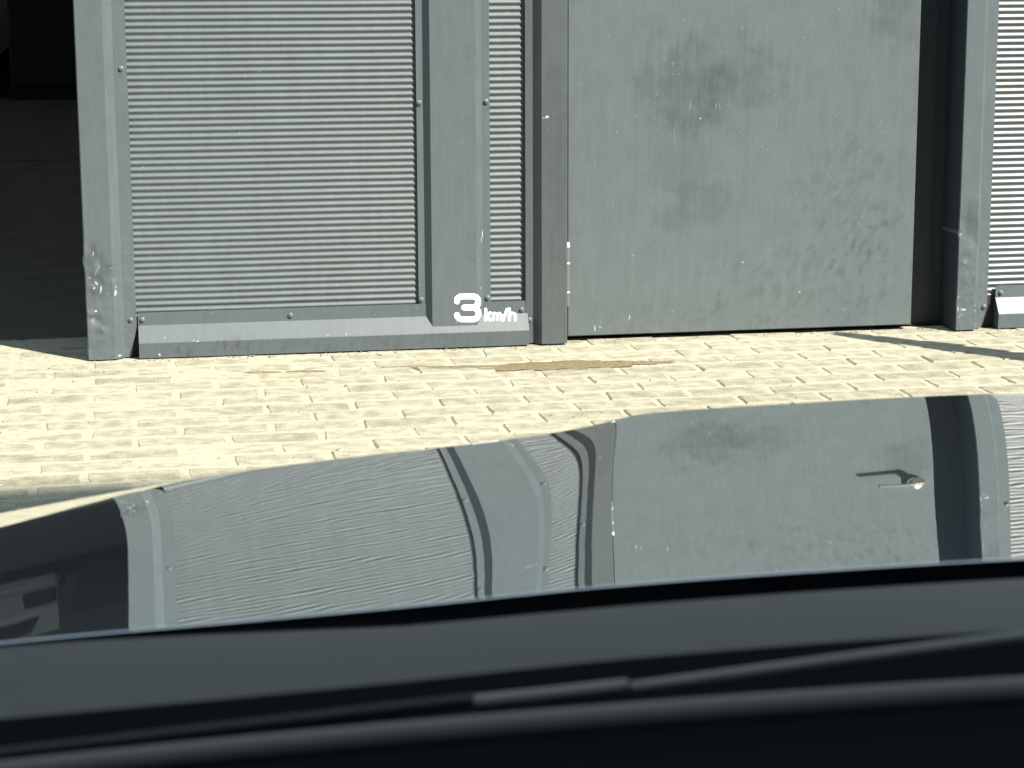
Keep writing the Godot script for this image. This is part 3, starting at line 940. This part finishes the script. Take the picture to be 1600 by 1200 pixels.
func build_car() -> void:
	var car := thing("car", "glossy grey car in the foreground, its bonnet mirroring the building front", "car", Vector3(CAM.x, 0, CAM.z))
	car.rotation.y = deg_to_rad(YAW)
	ripple.seed = 4
	ripple.frequency = 17.0
	ripple.fractal_octaves = 2
	# bonnet: local x = right of the driver's eye, -z = ahead
	var us := []
	var u := -0.54
	while u < 1.2801:
		us.append(u)
		u += 0.0065
	var rows := []
	var edge := func(x: float) -> float: return D0 + 0.104 * (HALF - absf(x - HALF))
	for k in range(1, 6):   # rolled rear lip
		var a := PI / 2 * (1.0 - k / 5.0)
		var row := []
		for x in us:
			var d0: float = edge.call(x)
			var lip: float = bonnet_height(x, d0)
			row.append(Vector3(x, lip - 0.0006 * (1.0 - cos(a)), -(d0 - 0.0006 * sin(a))))
		rows.append(row)
	for j in range(1, 121):
		var row := []
		for x in us:
			var d := lerpf(edge.call(x), D1, j / 120.0)
			row.append(Vector3(x, bonnet_height(x, d), -d))
		rows.append(row)
	for k in range(1, 11):   # front roll
		var row := []
		for x in us:
			var a: float = HALF - absf(x - HALF)
			var r := lerpf(0.030, 0.010, smoothstep(-0.35, 0.0, a))
			var ang := deg_to_rad(8.0) + (PI / 2 - deg_to_rad(8.0)) * k / 10.0
			var y0 := bonnet_height(x, D1)
			row.append(Vector3(x, y0 - r * (cos(deg_to_rad(8.0)) - cos(ang)), -(D1 + r * (sin(ang) - sin(deg_to_rad(8.0))))))
		rows.append(row)
	var bonnet := put("bonnet", grid_mesh(rows), mats.car_paint, car)
	bonnet.set_meta("label", "glossy bonnet with a raised crease, mirroring the facade")
	# nose and bumper below the bonnet
	var nose := []
	for y in [0.60, 0.52, 0.42, 0.30, 0.22]:
		var row := []
		for x in us:
			var e := absf(x - HALF) / 0.91
			var top := bonnet_height(x, D1) - 0.03
			var yy: float = lerpf(0.22, top, (y - 0.22) / 0.38)
			row.append(Vector3(x, yy, -(D1 + 0.012 + 0.16 * sqrt(maxf(0.0, 1.0 - e * e * 0.98)) * smoothstep(0.66, 0.45, y) - 0.05 * smoothstep(0.35, 0.22, y))))
		nose.append(row)
	put("bumper", grid_mesh(nose), mats.car_paint, car)
	# flanks with wheel arches, wheels
	for s in [-1.0, 1.0]:
		var poly := PackedVector2Array([Vector2(-1.66, 0.26)])
		for k in 11:
			var a := PI * k / 10.0
			poly.append(Vector2(-1.02 - cos(a) * 0.36, 0.31 + sin(a) * 0.36))
		for k in 11:
			var a := PI * k / 10.0
			poly.append(Vector2(1.66 - cos(a) * 0.36, 0.31 + sin(a) * 0.36))
		for q in [Vector2(2.35, 0.3), Vector2(2.4, 0.7), Vector2(2.2, 0.86), Vector2(0.0, 0.80), Vector2(-0.8, 0.735), Vector2(-1.2, 0.700), Vector2(-1.66, 0.600)]:
			poly.append(q)
		var st := begin()
		var xo: float = HALF + s * 0.912
		pull(st, poly, "x", xo - 0.012, xo + 0.012)
		done("flank", st, mats.car_paint, car)
		for z in [-1.02, 1.66]:
			var w := put("wheel", lathe([Vector2(0.0, -0.09), Vector2(0.2, -0.09), Vector2(0.22, -0.1), Vector2(0.29, -0.1), Vector2(0.315, -0.08), Vector2(0.315, 0.08), Vector2(0.29, 0.1), Vector2(0.22, 0.1), Vector2(0.2, 0.09), Vector2(0, 0.09)], 28, Vector3.RIGHT), mats.rubber, car)
			w.position = Vector3(HALF + s * 0.79, 0.315, z)
	# cowl panel between bonnet and windscreen
	var prof := [[0.0, -0.0016], [0.001, -0.020], [0.016, -0.022], [0.034, -0.012], [0.056, 0.001], [0.080, 0.0135], [0.105, 0.0235], [0.135, 0.0292], [0.160, 0.0322], [0.180, 0.0335], [0.1949, 0.0330]]  # first points make a black strip, painting the shade in the gap
	var tail := [[0.195, 0.0328], [0.22, 0.0315], [0.26, 0.0290], [0.30, 0.0250]]  # black strip standing in for the cowl's fade into shade
	for piece in [["gap_shade_strip", prof.slice(0, 3), mats.shade_black], ["cowl_panel", prof.slice(2), mats.cowl], ["cowl_shade_strip", tail, mats.shade_black]]:
		var list: Array = piece[1]
		var cw := []
		for q in range(list.size() - 1, -1, -1):
			var row := []
			for x in us:
				var d0: float = edge.call(x)
				var off: float = list[q][1]
				var dist: float = list[q][0]
				dist *= lerpf(lerpf(0.1, 1.0, smoothstep(-0.45, 0.3, HALF - absf(x - HALF))), 1.0, smoothstep(0.0, 0.056, dist))
				if dist < 0.105:
					off = lerpf(maxf(off, -0.0012 + 0.235 * dist), off, smoothstep(-0.25, 0.32, HALF - absf(x - HALF)))
				row.append(Vector3(x, bonnet_height(x, d0) + off, -(d0 - 0.0010 - dist)))
			cw.append(row)
		put(piece[0], grid_mesh(cw), piece[2], car)
	# grey strip along the foot of the windscreen
	var strip := []
	for x in us:
		strip.append(Vector3(x, 0.8690 + 0.083 * x - 0.09 * x * x + (0.0 if x > -0.2 else 0.0), -0.60))
	var st := begin()
	tube(st, strip, 0.0044, 10, 0.9)
	done("windscreen_seal", st, mats.trim_grey, car)
	# wiper lying along the foot of the windscreen
	var wiper := []
	for q in [[1.05, 0.884], [0.6, 0.892], [0.35, 0.8905], [0.157, 0.8790], [0.10, 0.8715], [0.037, 0.8628]]:
		wiper.append(Vector3(q[0], q[1], -0.65))
	st = begin()
	tube(st, wiper, 0.0024, 10, 0.8)
	done("wiper_arm", st, mats.wiper_grey, car)
	st = begin()
	tube(st, [Vector3(-0.012, 0.8590, -0.648), Vector3(0.012, 0.8615, -0.648), Vector3(0.036, 0.8642, -0.648)], 0.0022, 10, 1.1)
	done("wiper_blade", st, mats.wiper_grey, car)
	st = begin()
	tube(st, [Vector3(-0.42, 0.8050, -0.656), Vector3(-0.2, 0.8350, -0.656), Vector3(-0.0125, 0.8570, -0.656)], 0.0022, 10, 1.0)
	done("wiper_rubber", st, mats.rubber, car)
	# dashboard, roof and pillars: the dark cabin the camera sits in
	var dash := []
	for d in [0.02, 0.15, 0.35, 0.52, 0.58, 0.593, 0.5935]:
		var row := []
		for x in us:
			var top: float = 0.8690 + 0.083 * x - 0.09 * x * x
			row.append(Vector3(x, top - (0.0045 if d < 0.593 else (0.008 if d < 0.5932 else 0.2)) - 0.02 * smoothstep(0.5, 0.0, d), -d))
		dash.append(row)
	put("dashboard", grid_mesh(dash), mats.dash, car)
	var roof := []
	for k in 9:
		var row := []
		var d := lerpf(-0.02, -1.75, k / 8.0)
		for x in us:
			var e := absf(x - HALF) / 0.91
			row.append(Vector3(x * 0.8 + HALF * 0.2, 1.42 - 0.10 * e * e * e * e - 0.06 * pow(absf(k - 3.5) / 4.5, 2.0), -d))
		roof.append(row)
	put("roof", grid_mesh(roof), mats.dash, car)
	for s in [-1.0, 1.0]:
		for q in [[0.60, 0.80, 0.02, 1.29], [-1.0, 0.80, -0.95, 1.30], [-2.2, 0.84, -1.72, 1.28]]:
			st = begin()
			tube(st, [Vector3(HALF + s * 0.88, q[1], -q[0]), Vector3(HALF + s * 0.71, q[3], -q[2])], 0.03, 8)
			done("pillar", st, mats.dash, car)
	st = begin()
	soft_box(st, Vector3(HALF - 0.89, 0.28, 2.2), Vector3(HALF + 0.89, 0.86, 2.36), 0.04)
	done("tailgate", st, mats.car_paint, car)
	st = begin()
	box(st, Vector3(HALF - 0.88, 0.24, -1.60), Vector3(HALF + 0.88, 0.28, 2.2))
	done("floor_pan", st, mats.dash, car)
	build_display(car)


# speed shown by the head-up display: its virtual image hangs ahead of the car, 4.2 m from the driver
func build_display(car: Node3D) -> void:
	var hud := Node3D.new()
	hud.name = "head_up_display"
	hud.set_meta("label", "white glowing head-up display reading 3 km/h")
	car.add_child(hud)
	var far := 4.2
	var f := 600.0 / tan(deg_to_rad(10.02))
	var k := far / f
	var here := Basis(Vector3.RIGHT, deg_to_rad(-11.356)) * Basis(Vector3.BACK, deg_to_rad(-0.224))
	hud.transform = Transform3D(here, Vector3(0, CAM.y, 0) + here * Vector3((760.0 - 800.0) * k, (600.0 - 482.0) * k, -far))
	var glyphs := {
		"figure_three": [8.6, [[[714, 471], [715, 466], [719, 463.5], [725, 463], [740, 463], [745, 465], [747, 469], [747, 474], [745, 478], [741, 480.5], [725, 480.5]], [[741, 480.5], [745, 483], [747.5, 487], [747.5, 492], [745, 497], [740, 499], [722, 499], [717, 497.5], [714, 493.5], [714, 492]]]],
		"letter_k": [4.2, [[[759, 483], [759, 500]], [[766, 488.5], [760, 494], [766.5, 500]]]],
		"letter_m": [3.2, [[[771, 489], [771, 500]], [[771, 492], [774, 489], [777, 491.5], [777, 500]], [[777, 492], [780, 489], [783, 491.5], [783, 500]]]],
		"slash": [3.6, [[[786, 501], [792, 483]]]],
		"letter_h": [4.2, [[[796, 482.5], [796, 500]], [[796, 493], [799, 489.5], [803, 489.5], [805.5, 492.5], [805.5, 500]]]],
	}
	for g in glyphs:
		var st := begin()
		var lift := 0.0
		for line in glyphs[g][1]:
			var pts := PackedVector2Array()
			for q in line:
				pts.append(Vector2((q[0] - 760.0) * k, -(q[1] - 482.0) * k) * 1000.0)
			for poly in Geometry2D.offset_polyline(pts, glyphs[g][0] * k * 500.0, Geometry2D.JOIN_ROUND, Geometry2D.END_ROUND):
				var tri := Geometry2D.triangulate_polygon(poly)
				for t in range(0, tri.size(), 3):
					var a := poly[tri[t]] / 1000.0
					var b2 := poly[tri[t + 1]] / 1000.0
					var c := poly[tri[t + 2]] / 1000.0
					face(st, [Vector3(a.x, a.y, lift), Vector3(b2.x, b2.y, lift), Vector3(c.x, c.y, lift)], Vector3.BACK)
			lift += 0.0004
		done(g, st, mats.display_white, hud)
